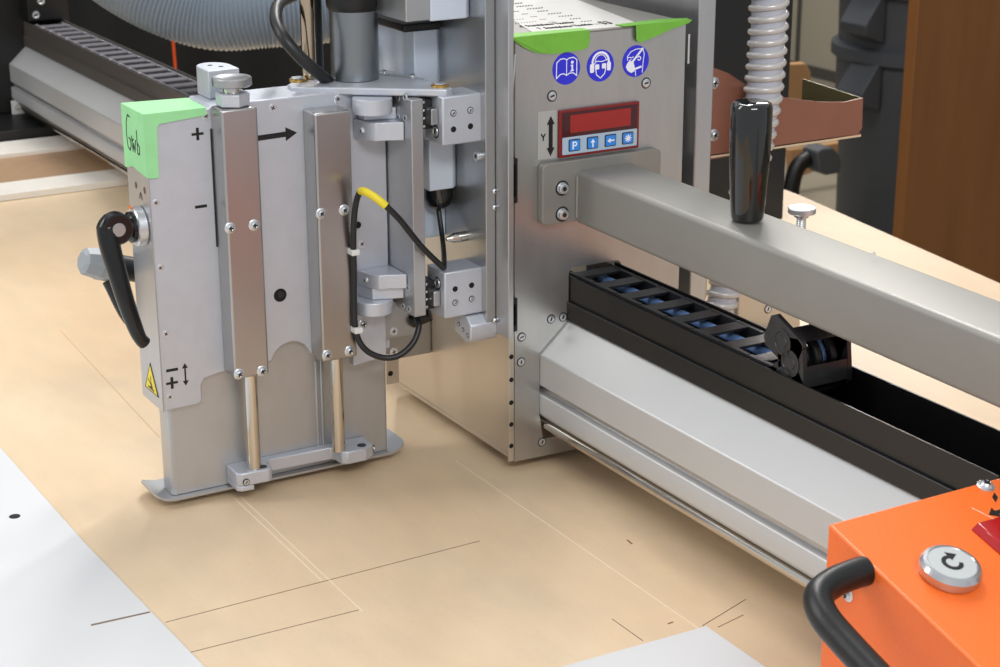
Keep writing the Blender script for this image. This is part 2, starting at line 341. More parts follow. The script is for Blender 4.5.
for cx, m_, d_ in ((.974, 'cbl', .012), (.983, 'cable', .016), (.993, 'cable', .011), (1.003, 'cbl', .018), (1.010, 'cable', .010)):
    tube('cable', catmull([(cx, *off(q_, d_+.004)) for q_ in path], 4), .0048, m_, ch, 10)
pf = .048
ch2 = thing('cable_chain', 'grey ladder-like cable chain lying in the far tray on the beam', 'cable chain', (.99, 2.5, .16))
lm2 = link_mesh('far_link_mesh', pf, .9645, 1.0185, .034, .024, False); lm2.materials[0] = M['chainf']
yy = 1.72
while yy < 3.38:
    o = bpy.data.objects.new('link', lm2); link(o, ch2); o.location = (0, yy, .1705); yy += pf
box('slot_shade_strip', (.970, 1.72, .1590), (1.013, 3.38, .1660), 'hole', ch2, bev=0)  # added black strip, stands in for shade seen through the chain slots
M['chain'].node_tree.nodes['Principled BSDF'].inputs['Roughness'].default_value = .34

# ================================================================== CARRIAGE
c = thing('carriage', 'steel carriage housing straddling the beam, with front panel, display and blue signs', 'machine carriage', (1.0, 1.65, .03))
fp = [(.8945, .0105), (1.12, .0105), (1.107, .4525), (.8955, .4515)]
panel = [(.8945, .012), (1.105, .012), (1.105, .4515), (.8955, .4515), (.8955, .012)]
cut = [(.9262, .0105), (.9262, .045)]
poly = [(.8948, .0115), (.9262+.004, .0110), (.9262+.004, .0505), (.9258-.0008, .0535), (.9248, .060), (.9248, .1265), (.9592, .157), (.9592, .200)] + arc(.9652, .203, .006, 180, 90, 4) + arc(1.018, .203, .006, 90, 0, 4) + [(1.024, .0105), (1.105, .0105), (1.105, .4515), (.8955, .4515)]
# lower right part of the panel runs under the beam in front of it
poly = [(.8948, .0115), (1.0985, .0075), (1.0985, .030), (.9300, .030), (.9272, .044), (.9248, .060), (.9248, .1265), (.9592, .157), (.9592, .205)] + arc(.9662, .205, .007, 180, 90, 4) + arc(1.017, .205, .007, 90, 0, 4) + [(1.024, .03), (1.0241, .03), (1.0985, .0301), (1.0970, .4515), (.8955, .4515)]
prism('front_panel', poly, 'Y', 1.5125, 1.5155, 'sheet', c)
tc_ = prism('top_cover', [(.8955, 1.5125), (1.0970, 1.5125), (1.0970, 1.84), (.8955, 1.84)], 'Z', .4515, .4535, 'tube', c, bev=.0008)
prism('side_panel', [(1.516, .0185), (1.776, .0185), (1.776, .4515), (1.516, .4515)], 'X', .8930, .8950, 'beige', c)
prism('side_panel', [(1.516, .0185), (1.776, .0185), (1.776, .4515), (1.516, .4515)], 'X', 1.0945, 1.0965, 'sheet', c)
box('bottom_strip', (.893, 1.516, .013), (.925, 1.776, .0183), 'beige', c)
# front lip with dark holes
box('edge_strip', (.8885, 1.5128, .0125), (.8945, 1.5158, .160), 'beige', c, bev=.0004)
for zz in (.030, .054, .078, .103, .128): screw(c, (.8912, 1.5128, zz), '-Y', .0026, 'hole')
# mounting plates left
box('mounting_plate', (.872, 1.530, .163), (.8828, 1.80, .75), 'plate', c, bev=.0008)
box('edge_plate', (.8832, 1.505, .150), (.8895, 1.60, .75), 'alu2', c, bev=.0008)
for a in ((0.8824, 1.53, 0.2994), (0.8835, 1.53, 0.2828), (0.8832, 1.53, 0.164)): screw(c, (.8815, 1.529, a[2]), '-Y', .0028, 'pan')
# mounting plates right (the grey upright right of the panel)
box('mounting_plate', (1.1260, 1.53, .10), (1.1480, 1.80, .75), 'alu2', c, bev=.0015)
box('edge_strip', (1.1000, 1.53, .10), (1.1065, 1.545, .400), 'plate', c, bev=.0008)
cyl('pneumatic_rod', (1.1145, 1.552, .20), Z, .100, .0062, 'dark', c); cyl('rod_collar', (1.1145, 1.552, .298), Z, .006, .0082, 'dark', c); cyl('pneumatic_rod', (1.1145, 1.552, .304), Z, .07, .0045, 'plate', c)
# hinge clips in the gap beside the panel
for z0, z1 in ((.291, .336), (.157, .192)):
    prism('hinge_clip', [(.8895, z0), (.8945, z0), (.8945, z1), (.8895, z1), (.8895, z1-.006), (.8925, z1-.006), (.8925, z0+.006), (.8895, z0+.006)], 'Y', 1.506, 1.5123, 'black', c, bev=.0003)
box('hinge_leaf', (.8898, 1.513, .20), (.8928, 1.515, .372), 'plate', c, bev=0)
tube('wire_clip', [(.8942, 1.511, .438), (.8915, 1.511, .400)], .0012, 'chrome', c, 8); tube('wire_clip', [(1.1005, 1.511, .440), (1.1005, 1.511, .410)], .0012, 'chrome', c, 8)
# panel screws
for a in ((0.9375, 1.5125, 0.3925), (1.0496, 1.5125, 0.3945)): screw(c, a, '-Y', .0058, 'ring')
for a in ((0.9031, 1.5125, 0.1474), (0.9025, 1.5125, 0.1205), (0.9383, 1.5125, 0.1609), (0.9528, 1.5125, 0.1607), (0.9283, 1.5125, 0.0269)): screw(c, a, '-Y', .005, 'ring')
screw(c, (0.9844, 1.5125, 0.3249), '-Y', .002, 'hole')
for a in ((1.1165, 1.6622, 0.4535), (1.1192, 1.6181, 0.4535)): cyl('stud', (a[0]+.02, a[1]+.02, .453), Z, .02, .004, 'chrome', c)
# display
d = box('display', (.9442, 1.5085, .3295), (1.0396, 1.5124, .3775), 'redf', c, bev=.0006)
D0 = Vector((.9442, 1.5085, .3295))
decal('bezel', d, 'redd', D0, X, Z, [[(.003, .0035), (.0925, .003), (.0925, .0455), (.003, .0455)]], lift=0)
decal('screen', d, 'redl', D0, X, Z, [[(.012, .0245), (.0845, .0245), (.0845, .0425), (.012, .0425)]], lift=.0004)
decal('keypad', d, 'keyp', D0, X, Z, [rrect(.0030, .0030, .0925, .0205, .001)], lift=.0004)
for i, gx in enumerate((.0105, .0320, .0535, .0745)):
    b = decal('button', d, 'ink', D0, X, Z, [rrect(gx-.0003, .0057, gx+.0133, .0180, .0014)], lift=.0008)
    decal('key_cap', d, 'key', D0, X, Z, [rrect(gx+.0006, .0066, gx+.0124, .0171, .0012)], lift=.0011, th=.0006)
    cx, cz = gx+.0065, .0118
    if i == 0: st = [(.0015, [(cx-.002, cz-.0035), (cx-.002, cz+.0035)]), (.0013, [(cx-.002, cz+.003)]+arc(cx+.0003, cz+.0014, .0018, 80, -80, 6)+[(cx-.002, cz-.0002)])]; pl = []
    elif i == 1: st = [(.0016, [(cx, cz-.0038), (cx, cz+.001)])]; pl = [[(cx-.0026, cz+.0004), (cx+.0026, cz+.0004), (cx, cz+.0042)]]
    elif i == 2: st = [(.0016, [(cx+.0036, cz), (cx-.001, cz)])]; pl = [[(cx-.0004, cz+.0026), (cx-.0042, cz), (cx-.0004, cz-.0026)]]
    else: st = [(.0012, [(cx-.0035*math.cos(q), cz-.0035*math.sin(q)), (cx+.0035*math.cos(q), cz+.0035*math.sin(q))]) for q in (0, PI/4, PI/2, 3*PI/4)]; pl = []
    decal('key_symbol', d, 'whitep', D0, X, Z, pl, st, lift=.0017, th=.0002)
# Y and double arrow
PF = Vector((0, 1.5125, 0)); NV = dict(u=X, v=Z)
decal('arrow_label', c, 'greyl', ((0.9214, 1.5125, 0.3782)), X, Z, [[(0, 0), (.0225, 0), (.0225, -.049), (0, -.0485)]], th=.0003)
a0 = Vector((0.936, 1.5125, 0.3322)); H_ = (0.9357, 1.5125, 0.3727)[2]-a0.z; e = .0045
decal('double_arrow', c, 'ink', a0, X, Z, [[(0, 0), (e, .0085), (e*.5, .0085), (e*.5, H_-.0085), (e, H_-.0085), (0, H_), (-e, H_-.0085), (-e*.5, H_-.0085), (-e*.5, .0085), (-e, .0085)]], lift=.0004)
y0_ = Vector((0.9274, 1.5125, 0.3525)); decal('letter_y', c, 'ink', y0_, X, Z, (), [(.0013, [(-.0022, .0028), (0, -.0004)]), (.0013, [(.0022, .0028), (0, -.0004)]), (.0013, [(0, 0), (0, -.0034)])], lift=.0004)
# mandatory signs
def sign(ctr, r, polys, strokes, label):
    s = decal('safety_sign', c, 'blue', ctr, X, Z, [arc(0, 0, r, 0, 352.5, 47)], th=.0004); s['label'] = label
    decal('pictogram', s, 'whitep', ctr, X, Z, [[(a*r, b*r) for a, b in q] for q in polys], [(wd*r, [(a*r, b*r) for a, b in q]) for wd, q in strokes], lift=.0005, th=.0002)
R_ = .0160
sign((0.9538, 1.5125, 0.4182), R_, [[(.28, -.22), (.52, -.18), (.52, -.1), (.47, -.1), (.47, .22), (.3, .2), (.3, .12), (.36, .12), (.36, -.12), (.28, -.14)], arc(.41, .36, .1, 0, 340, 12)],
     [(.06, [(-.72, .42), (-.45, .62), (-.2, .64), (0, .55), (.2, .64), (.5, .66), (.74, .5)]), (.06, [(-.72, .42), (-.74, -.56)]), (.06, [(.74, .5), (.74, -.5)]), (.05, [(0, .55), (0, -.42)]),
      (.06, [(-.74, -.56), (-.45, -.32), (-.2, -.3), (0, -.42), (.2, -.3), (.5, -.3), (.74, -.5)])], 'round blue sign with an open book and the letter i')
sign((0.9938, 1.5125, 0.4175), R_, [rrect(-.78, -.4, -.48, .16, .1), rrect(.48, -.36, .76, .2, .1), rrect(-.42, -.22, -.1, .1, .06), rrect(.1, -.2, .42, .12, .06)],
     [(.14, [(-.58, .1)]+arc(0, .22, .6, 175, 5, 12)+[(.62, .15)]), (.05, arc(0, .26, .42, 175, 5, 8)), (.05, [(-.5, .12), (-.3, .3), (.1, .25), (.5, .35)]), (.06, [(-.36, -.2), (-.3, -.55), (0, -.78), (.3, -.52), (.38, -.2)])], 'round blue sign with a head wearing ear protection and goggles')
sign((1.0362, 1.5125, 0.4181), R_, [[(-.66, -.1), (-.5, .06), (-.2, .0), (-.1, -.3), (-.08, -.62), (-.35, -.72), (-.62, -.55), (-.76, -.3)]],
     [(.13, [(-.24, 0), (.1, .35), (.5, .76)]), (.05, [(-.62, .1), (-.66, .34), (-.4, .62), (0, .76), (.5, .76), (.62, .4), (.55, -.1), (.5, -.75)]), (.12, [(-.1, -.5), (.4, -.38)]), (.05, [(-.62, .3), (-.3, .24), (-.2, .3)]),
      (.06, arc(.24, .16, .12, 150, -150, 8)), (.05, [(-.02, -.6), (0, -.92)]), (.05, [(-.5, .08), (-.35, .14)])], 'round blue sign with a head wearing a breathing mask')
# clamp blocks on the mounting plate with the linear guides
for z0, up_ in ((.349, 1), (.171, 0)):
    b = prism('clamp_block', [(.8295, 1.54), (.8740, 1.54), (.8740, 1.578), (.8295, 1.578)], 'Z', z0, z0+.0485, 'alu', c, bev=.0016)
    hz, sz = (z0+.0155, z0+.0315) if up_ else (z0+.0300, z0+.0155)
    for xx in (.8415, .8605):
        screw(b, (xx, 1.54, hz+.001*(xx > .85)), '-Y', .0030, 'hole'); screw(b, (xx, 1.54, sz+.001*(xx > .85)), '-Y', .0034, 'ring')
    screw(b, (.8295, 1.555, z0+(.012 if up_ else .034)), '-X', .0068, 'ring')
    box('guide_carriage', (.8165, 1.560, z0+.014 if up_ else z0+.006), (.8290, 1.592, z0+.044 if up_ else z0+.036), 'dark', c, bev=.0008)
    box('guide_rail', (.8215, 1.548, z0+.020 if up_ else z0+.012), (.8290, 1.562, z0+.036 if up_ else z0+.028), 'plate', c, bev=.0008)
    for q in range(4): screw(c, (.8195, 1.5598, z0+(.017 if up_ else .009)+q*.008), '-Y', .0014, 'pan')
screw(c, (.872, (0.872, 1.5436, 0.3336)[1], (0.872, 1.5436, 0.3336)[2]), '-X', .005, 'hex')
# rounded stop under the lower clamp
b = prism('stop_block', [(1.530, .150), (1.530, .162), (1.538, .170), (1.560, .170), (1.565, .162), (1.565, .148), (1.541, .142), (1.533, .144)], 'X', .8535, .885, 'alu', c, bev=.0015)
for q in range(3): screw(b, (.8533, 1.537+.009*q, .1505+.0035*q), '-X', .0024, 'ring')
# tapered pin
pp = Vector((0.872, 1.5715, 0.2445)); lathe('locating_pin', (.872, pp.y, pp.z), (-1, 0, 0), [(0, .0052), (.014, .0052), (.023, .0018), (.024, 0)], 'shaft', c, 20)
# dark bracket plate at the foot of the side sheet
b = box('bracket_plate', (.823, 1.690, .0790), (.8925, 1.696, .150), 'plate', c, bev=.0008)

# -------- air valves behind the clamps
def valve(name, label, lo, hi):
    t_ = thing(name, label, 'air valve', ((lo[0]+hi[0])/2, (lo[1]+hi[1])/2, lo[2])); prism('body', [(lo[0], lo[1]), (hi[0]-.006, lo[1]), (hi[0], lo[1]+.006), (hi[0], hi[1]), (lo[0], hi[1])], 'Z', lo[2], hi[2], 'airbox', t_, bev=.0012); return t_
v1 = valve('air_regulator', 'uppermost square air regulator at the top of the steel column', (.826, 1.555, .4690), (.8715, 1.64, .60))
box('nose_plate', (.800, 1.5565, .4700), (.8265, 1.70, .60), 'plate', v1, bev=.001)
cyl('collar', (.848, 1.595, .4660), Z, .003, .017, 'whitem', v1)
v2 = valve('air_regulator', 'middle air regulator with black cap above the triangular plate', (.8410, 1.62, .395), (.8735, 1.70, .4500))
prism('black_cap', [(.826, 1.612), (.868, 1.612), (.8715, 1.705), (.826, 1.705)], 'Z', .4500, .4580, 'black', v2, bev=.002)
v3 = valve('air_filter', 'lower air filter with black bowl between the two clamp blocks', (.838, 1.585, .2925), (.8715, 1.64, .345))
cyl('round_port', (.8300, 1.625, .325), (-1, 0, 0), .002, .016, 'black', v3)
lathe('bowl', (.8590, 1.607, .2925), (0, 0, -1), [(0, .0155), (.012, .0155), (.020, .0135), (.024, .009), (.025, .003)], 'gloss', v3)
box('valve_block', (.829, 1.615, .235), (.8719, 1.645, .2870), 'airbox', c, bev=.001)
box('valve_block', (.806, 1.700, .404), (.832, 1.73, .428), 'airbox', c, bev=.001)

# ================================================================== PUSH BAR
a = thing('push_arm', 'thick square steel arm bolted to the front panel, running to the right', 'arm', (.995, 1.2, .262))
prism('mounting_flange', rrect(.9215, .2640, 1.0640, .3270, .006), 'Y', 1.503, 1.5122, 'tube', a, bev=.0008)
bm = bmesh.new(); secs = []
for yy_, dz in ((1.5028, 0), (.5, -.0118)):
    secs.append([bm.verts.new((x_, yy_, z_+dz)) for x_, z_ in rrect(.9620, .2612, 1.0305, .3160, .0055)])
bm.faces.new(secs[0]); bm.faces.new(secs[1])
for i in range(len(secs[0])): j = (i+1) % len(secs[0]); bm.faces.new((secs[0][i], secs[0][j], secs[1][j], secs[1][i]))
mesh_obj('tube', bm, 'tube', a, smooth=True)
tube('weld_seam', [(.9615, 1.502, .268), (.9612, 1.5015, .29), (.9617, 1.502, .312)], .0016, 'tube', a, 8)
for q in ((0.9442, 1.503, 0.3004), (0.9445, 1.503, 0.2736)):
    screw(a, q, '-Y', .0078, 'ring'); screw(a, (q[0], q[1]-.001, q[2]), '-Y', .0052, 'hex')
k = Vector((.996, 1.270, .316)); kh = .107
lathe('grip_knob', k, Z, [(0, .0142), (.003, .0150), (.012, .0158), (.050, .0180), (.080, .0188), (kh-.005, .0186), (kh-.0012, .0172), (kh, .0150), (kh-.0008, 0)], 'gloss', a, 40, ang=50)
screw(a, (1.017, 1.123, .316), '+Z', .0016, 'pan')
ks = thing('knurled_screw', 'small steel knurled screw standing behind the square arm', 'screw', (1.075, 1.33, .24))
kb = Vector((1.0842, 1.3, 0.307)); kx, ky = kb.x, 1.30
cyl('head', (kx, ky, kb.z-.0052), Z, .0060, .0132, 'chrome', ks, 40, c=.001); cyl('washer', (kx, ky, kb.z-.009), Z, .004, .0070, 'chrome', ks)
bm = bmesh.new(); add_lathe(bm, (kx, ky, .245), Z, [(i*.001, .0048-.0006*(i % 2)) for i in range(int((kb.z-.008-.245)/.001))], 16); mesh_obj('thread', bm, 'chrome', ks, smooth=True)
box('angle_bracket', (1.0298, ky-.012, .262), (kx+.012, ky+.012, .268), 'plate', ks)

# ================================================================== APPLICATOR UNIT (left)
u = thing('applicator_unit', 'aluminium applicator unit with two polished covers hovering over the table, left half', 'machine head', (.68, 1.63, .0))
UY = 1.605
body = [(.5510, .1040), (.5880, .1045), (.5915, .1080), (.5915, .1240), (.5950, .1300), (.6110, .1330), (.6600, .1350)] + arc(.6885, .1300, .0220, 165, 15, 10) + [(.7160, .1330), (.7200, .126), (.7560, .126), (.800, .126), (.800, .4000), (.6170, .4000), (.6135, .3976), (.5510, .3974)]
prism('body', body, 'Y', UY, 1.660, 'alu', u, bev=.0012)
box('end_cover', (.5500, 1.6035, .1035), (.5512, 1.662, .3978), 'alu2', u, bev=.0003)
box('slot', (.6145, 1.6045, .262), (.6163, 1.6055, .378), 'dark', u, bev=0)
covers = []
for x0, x1, z0, z1, y0, pp in ((.6160, .6525, .133, .400, 1.578, ((0.619, 1.578, 0.2866), (0.6436, 1.578, 0.2861), (0.6207, 1.578, 0.1387), (0.6449, 1.578, 0.1374))), (.7105, .7490, .134, .387, 1.578, ((0.7141, 1.578, 0.288), (0.7389, 1.578, 0.2882), (0.7153, 1.578, 0.1415), (0.7403, 1.578, 0.1414)))):
    cv = prism('polished_cover', [(x0, y0), (x1, y0), (x1, UY), (x0, UY)], 'Z', z0, z1, 'steel', u, bev=.0022, seg=3)
    for q in pp: screw(cv, q, '-Y', .0056, 'pan')
for q in ((0.5538, 1.605, 0.3788), (0.5569, 1.605, 0.3133), (0.5572, 1.605, 0.2493), (0.5585, 1.605, 0.1827), (0.5585, 1.605, 0.1177), (0.6113, 1.605, 0.3906), (0.6797, 1.605, 0.3911), (0.7486, 1.605, 0.3928), (0.7704, 1.605, 0.2424)): screw(u, q, '-Y', .0036 if q[0] < .6 else .0042, 'sink')
cyl('thumb_hole', ((0.679, 1.6055, 0.2028)), (0, -1, 0), .0009, .0070, 'hole', u)
cyl('thumb_pin', ((0.6793, 1.605, 0.2034)), (0, -1, 0), .0013, .0035, 'dark', u)
screw(u, (0.7641, 1.6, 0.2643), '-Y', .0035, 'hole')
# lower block beside cover 2
prism('adapter_block', [(.752, .118), (.790, .122), (.790, .176), (.752, .176)], 'Y', 1.594, 1.6049, 'alu', u, bev=.001)
for q in ((0.7638, 1.594, 0.1615),): screw(u, q, '-Y', .0052, 'pan')
bp = prism('bracket_plate', [(.7875, .138), (.833, .138), (.833, .178), (.7875, .178)], 'Y', 1.600, 1.6045, 'plate', u, bev=.0006)
for q in ((0.8018, 1.6, 0.1453), (0.8013, 1.6, 0.1229)): screw(bp, q, '-Y', .0044, 'sink')
box('hinge_ear', (0.8122, 1.64, 0.0717), ((0.8271, 1.64, 0.0962)[0], 1.644, (0.8271, 1.64, 0.0962)[2]+.01), 'beige', u)
screw(u, (0.8166, 1.64, 0.0839), '-Y', .003, 'hole')
# blade and foot
bl = prism('press_blade', rrect(.5575, 1.612, .7985, 1.640, .0045), 'Z', .0105, .20, 'blade', u, smooth=True)
for xx in (.716, .722): box('blade_rib', (xx, 1.6105, .026), (xx+.003, 1.6125, .125), 'blade', u)
ft = []
N = 24
prof = []
bm = bmesh.new(); cols = []
for i in range(N+1):
    t_ = .5-.5*math.cos(PI*i/N); xx = .5385+(.8165-.5385)*t_
    zz = .0075+(.0065*((.556-xx)/.018)**1.5 if xx < .556 else 0)+(.0080*((xx-.797)/.0195)**1.5 if xx > .797 else 0)
    e_ = min(xx-.5385, .8165-xx); rc = .010; ins = rc-math.sqrt(max(0, rc*rc-(rc-e_)**2)) if e_ < rc else 0
    cols.append([bm.verts.new((xx, 1.604+ins, zz)), bm.verts.new((xx, 1.660-ins, zz)), bm.verts.new((xx, 1.660-ins, zz+.0024)), bm.verts.new((xx, 1.604+ins, zz+.0024))])
bm.faces.new(cols[0]); bm.faces.new(cols[-1])
for a_, b_ in zip(cols, cols[1:]):
    for k_ in range(4): bm.faces.new((a_[k_], a_[(k_+1) % 4], b_[(k_+1) % 4], b_[k_]))
mesh_obj('foot_plate', bm, 'blade', u, smooth=True)
# foot bracket: two lugs joined by a recessed bar
br = [(.6150, 1.606), (.6150, 1.585), (.6190, 1.5810), (.6480, 1.5790), (.6530, 1.5830), (.6535, 1.5980), (.6580, 1.6020), (.7260, 1.6000), (.7285, 1.5960), (.7300, 1.5830), (.7350, 1.5790), (.7560, 1.5790), (.7690, 1.588), (.7690, 1.612), (.6150, 1.612)]
prism('foot_bracket', br, 'Z', .0180, .0320, 'alu', u, bev=.0014)
prism('foot_bracket_lug', [(.6150, 1.6115), (.6150, 1.585), (.6190, 1.5810), (.6320, 1.5800), (.6320, 1.6115)], 'Z', .0125, .0180, 'alu', u, bev=.001)
cyl('bolt_hole', (.6445, 1.588, .0315), Z, .0008, .0050, 'dark', u); cyl('bolt_hole', (.7560, 1.589, .0315), Z, .0008, .0050, 'dark', u)
screw(u, (.6235, 1.5800, .0225), '-Y', .0036, 'ring'); screw(u, (.7705, 1.590, .0250), (.8, -.6, 0), .0036, 'ring')
cyl('guide_shaft', (.6365, 1.5895, .031), Z, .104, .0070, 'shaft', u); cyl('guide_shaft', (.7300, 1.5895, .031), Z, .104, .0070, 'shaft', u)
# printed marks on the body
def fr_(q): return Vector(q)
pw = .0060
q = fr_((0.6019, 1.605, 0.3744)); decal('plus_mark', u, 'ink', q, X, Z, [[(-pw, -.0012), (-.0014, -.0012), (-.0014, -pw), (.0014, -pw), (.0014, -.0012), (pw, -.0012), (pw, .0012), (.0014, .0012), (.0014, pw), (-.0014, pw), (-.0014, .0012), (-pw, .0012)]])
q = fr_((0.6013, 1.605, 0.304)); decal('minus_mark', u, 'ink', q, X, Z, [[(-pw, -.0014), (pw, -.0014), (pw, .0014), (-pw, .0014)]])
q = fr_((0.5614, 1.605, 0.1318)); decal('plus_mark', u, 'ink', q, X, Z, [[(-pw, -.0012), (-.0014, -.0012), (-.0014, -pw), (.0014, -pw), (.0014, -.0012), (pw, -.0012), (pw, .0012), (.0014, .0012), (.0014, pw), (-.0014, pw), (-.0014, .0012), (-pw, .0012)]])
q = fr_((0.5623, 1.605, 0.1451)); decal('minus_mark', u, 'ink', q, X, Z, [[(-pw, -.0014), (pw, -.0014), (pw, .0014), (-pw, .0014)]])
q = fr_((0.5755, 1.605, 0.1265)); h_ = (0.5769, 1.605, 0.1497)[2]-q.z; decal('double_arrow', u, 'ink', q, X, Z, [[(0, 0), (.003, .005), (.0008, .005), (.0008, h_-.005), (.003, h_-.005), (0, h_), (-.003, h_-.005), (-.0008, h_-.005), (-.0008, .005), (-.003, .005)]])
q = fr_((0.6639, 1.605, 0.3635)); r2 = fr_((0.7037, 1.605, 0.3645)); L_ = r2.x-q.x; decal('arrow_mark', u, 'ink', q, (1, 0, (r2.z-q.z)/L_), Z, [[(-.002, -.0026), (L_-.012, -.0026), (L_-.012, -.0068), (L_, 0), (L_-.012, .0068), (L_-.012, .0026), (-.002, .0026)]])
# marks on the end cover (faces -X): u runs towards the camera (-Y)
EX = .5499
def ex(q): return (EX, q[1], q[2])
q = Vector(ex((0.5499, 1.6517, 0.1053))); r2 = Vector(ex((0.5499, 1.6127, 0.1158))); q2 = Vector(ex((0.5499, 1.6302, 0.1437)))
wt = q.y-r2.y
decal('warning_sign', u, 'ink', (EX, q.y, r2.z), (0, -1, 0), Z, [[(0, 0), (wt, 0), (wt*.5, .031)]], th=.0003)
decal('warning_sign_face', u, 'yellow', (EX, q.y, r2.z), (0, -1, 0), Z, [[(wt*.09, .0015), (wt*.91, .0015), (wt*.5, .028)]], lift=.0003)
decal('warning_symbol', u, 'ink', (EX, q.y, r2.z), (0, -1, 0), Z, [[(wt*.42, .004), (wt*.62, .004), (wt*.55, .010)]], [(.0012, [(wt*.32, .012), (wt*.6, .006)]), (.0012, [(wt*.5, .016), (wt*.52, .006)]), (.0016, [(wt*.3, .004), (wt*.7, .0035)])], lift=.0006, th=.0002)
for q in ((0.5499, 1.6388, 0.3243), (0.5499, 1.6152, 0.3241)): decal('burn_spot', u, 'burn', ex(q), (0, -1, 0), Z, [arc(0, 0, .0024, 0, 345, 14, .0034)], th=.0003)
q = (0.5499, 1.6263, 0.3163); decal('burn_arc', u, 'burn', ex(q), (0, -1, 0), Z, (), [(.0013, [(-.0036, -.003), (-.0026, .001), (-.0005, .003), (.0015, .0005), (.0024, -.003)])], th=.0003)
# vertical rail plate on the right side of the unit
vp = box('rail_plate', (.8010, 1.551, .1745), (.8140, 1.640, .3955), 'alu2', u, bev=.0008)
for q in ((0.801, 1.5787, 0.393), (0.801, 1.5636, 0.3966), (0.801, 1.5795, 0.374), (0.801, 1.5644, 0.3757), (0.801, 1.5759, 0.1999), (0.801, 1.5648, 0.2018), (0.801, 1.5767, 0.1795), (0.801, 1.5635, 0.18)): screw(vp, (.801, q[1], q[2]), '-X', .0036, 'sink')

# clamp jaws and round bosses
j = thing('swivel_clamp', 'upper machined clamp jaw hanging below the round boss of the triangular plate', 'clamp', (.78, 1.58, .353))
prism('jaw', [(.7640, 1.6040), (.7680, 1.585), (.7745, 1.5760), (.7855, 1.5730), (.8005, 1.5660), (.8005, 1.6045)], 'Z', .353, .3715, 'alu', j, bev=.0008)
prism('jaw_step', [(.7690, 1.6040), (.7690, 1.590), (.8005, 1.5820), (.8005, 1.6045)], 'Z', .3716, .3835, 'alu', j, bev=.0008)
screw(j, (.7668, 1.590, .362), (-.96, -.2, 0), .0032, 'pan')
cyl('boss', (.7760, 1.585, .3800), Z, .0155, .0195, 'alu', j, 48)
q0 = (0.801, 1.5742, 0.1866)
j2 = thing('swivel_clamp', 'lower machined clamp jaw above the loop of black cable', 'clamp', (.78, 1.58, .17))
prism('jaw', [(.7640, 1.6040), (.7680, 1.585), (.7745, 1.5760), (.7855, 1.5730), (.8005, 1.5660), (.8005, 1.6045)], 'Z', .2010, .2160, 'alu', j2, bev=.0008)
prism('jaw_lower', [(.7640, 1.6040), (.7700, 1.583), (.7900, 1.5760), (.8005, 1.5730), (.8005, 1.6045)], 'Z', .1890, .2008, 'alu', j2, bev=.0008)
screw(j2, (.7668, 1.590, .209), (-.96, -.2, 0), .0032, 'pan')
prism('boss', [(.752, 1.604)]+[(.7745-.0195*math.cos(math.radians(t_)), 1.588-.0175*math.sin(math.radians(t_))) for t_ in range(10, 171, 16)]+[(.797, 1.604)], 'Z', .1740, .1888, 'alu', j2, bev=.0012)

# lever on the end cover
lv = thing('clamp_lever', 'black clamp lever with silver collar on the left end of the applicator', 'lever', (.54, 1.63, .28))
hc = Vector((0.549, 1.6124, 0.2882)); hy, hz = hc.y+.014, hc.z-.001
cyl('knurled_collar', (.5498, hy, hz), (-1, 0, 0), .010, .0190, 'chrome', lv, 40, c=.0012)
ec = Vector((0.5195, 1.606, 0.2919))
lathe('neck', (.5405, hy, hz), (-1, 0, 0), [(0, .0150), (.004, .0150), (.008, .0105), (.026, .0105)], 'satin', lv, 28)
cyl('lever_eye', ec+Vector((0, .016, 0)), (0, -1, 0), .016, .0150, 'satin', lv, 40, c=.0016)
cyl('eye_pin', ec+Vector((0, .001, 0)), (0, -1, 0), .0022, .0066, 'plate', lv)
Pa = [(0.5166, 1.618, 0.3031), (0.5123, 1.616, 0.2925), (0.5117, 1.612, 0.276), (0.5147, 1.606, 0.2516), (0.5194, 1.6, 0.2228), (0.5255, 1.597, 0.1977), (0.5297, 1.597, 0.1859), (0.5341, 1.598, 0.1798)]
pc = catmull(Pa, 6); tube('handle', pc, .01, 'satin', lv, 20, rad=[.0062+.0048*min(1, i/6) if i < 7 else .0110-.0045*min(1, (i-6)/(len(pc)*.7)) for i in range(len(pc))])
box('orange_dot', (.5385, hy-.002, hz+.0175), (.5405, hy+.006, hz+.0200), 'orange', lv)
gl = thing('cable_gland', 'grey plastic cable gland behind the black clamp lever', 'cable gland', (.52, 1.70, .23))
gc = Vector((0.5242, 1.7, 0.2351)); gd = Vector((.92, .1, -.32)).normalized()
lathe('gland_nut', gc-gd*.016, gd, [(0, .009), (.003, .0135), (.016, .0155), (.018, .0165), (.030, .0165), (.032, .013)], 'grey', gl, 8, ang=20)
tube('corrugated_sleeve', [gc+gd*.013, gc+gd*.05, (.575, 1.69, .222)], .0125, 'black', gl, 14)
tube('cable', catmull([(.535, 1.70, .215), (.55, 1.69, .175), (.575, 1.69, .15)], 6), .006, 'cable', gl, 10)

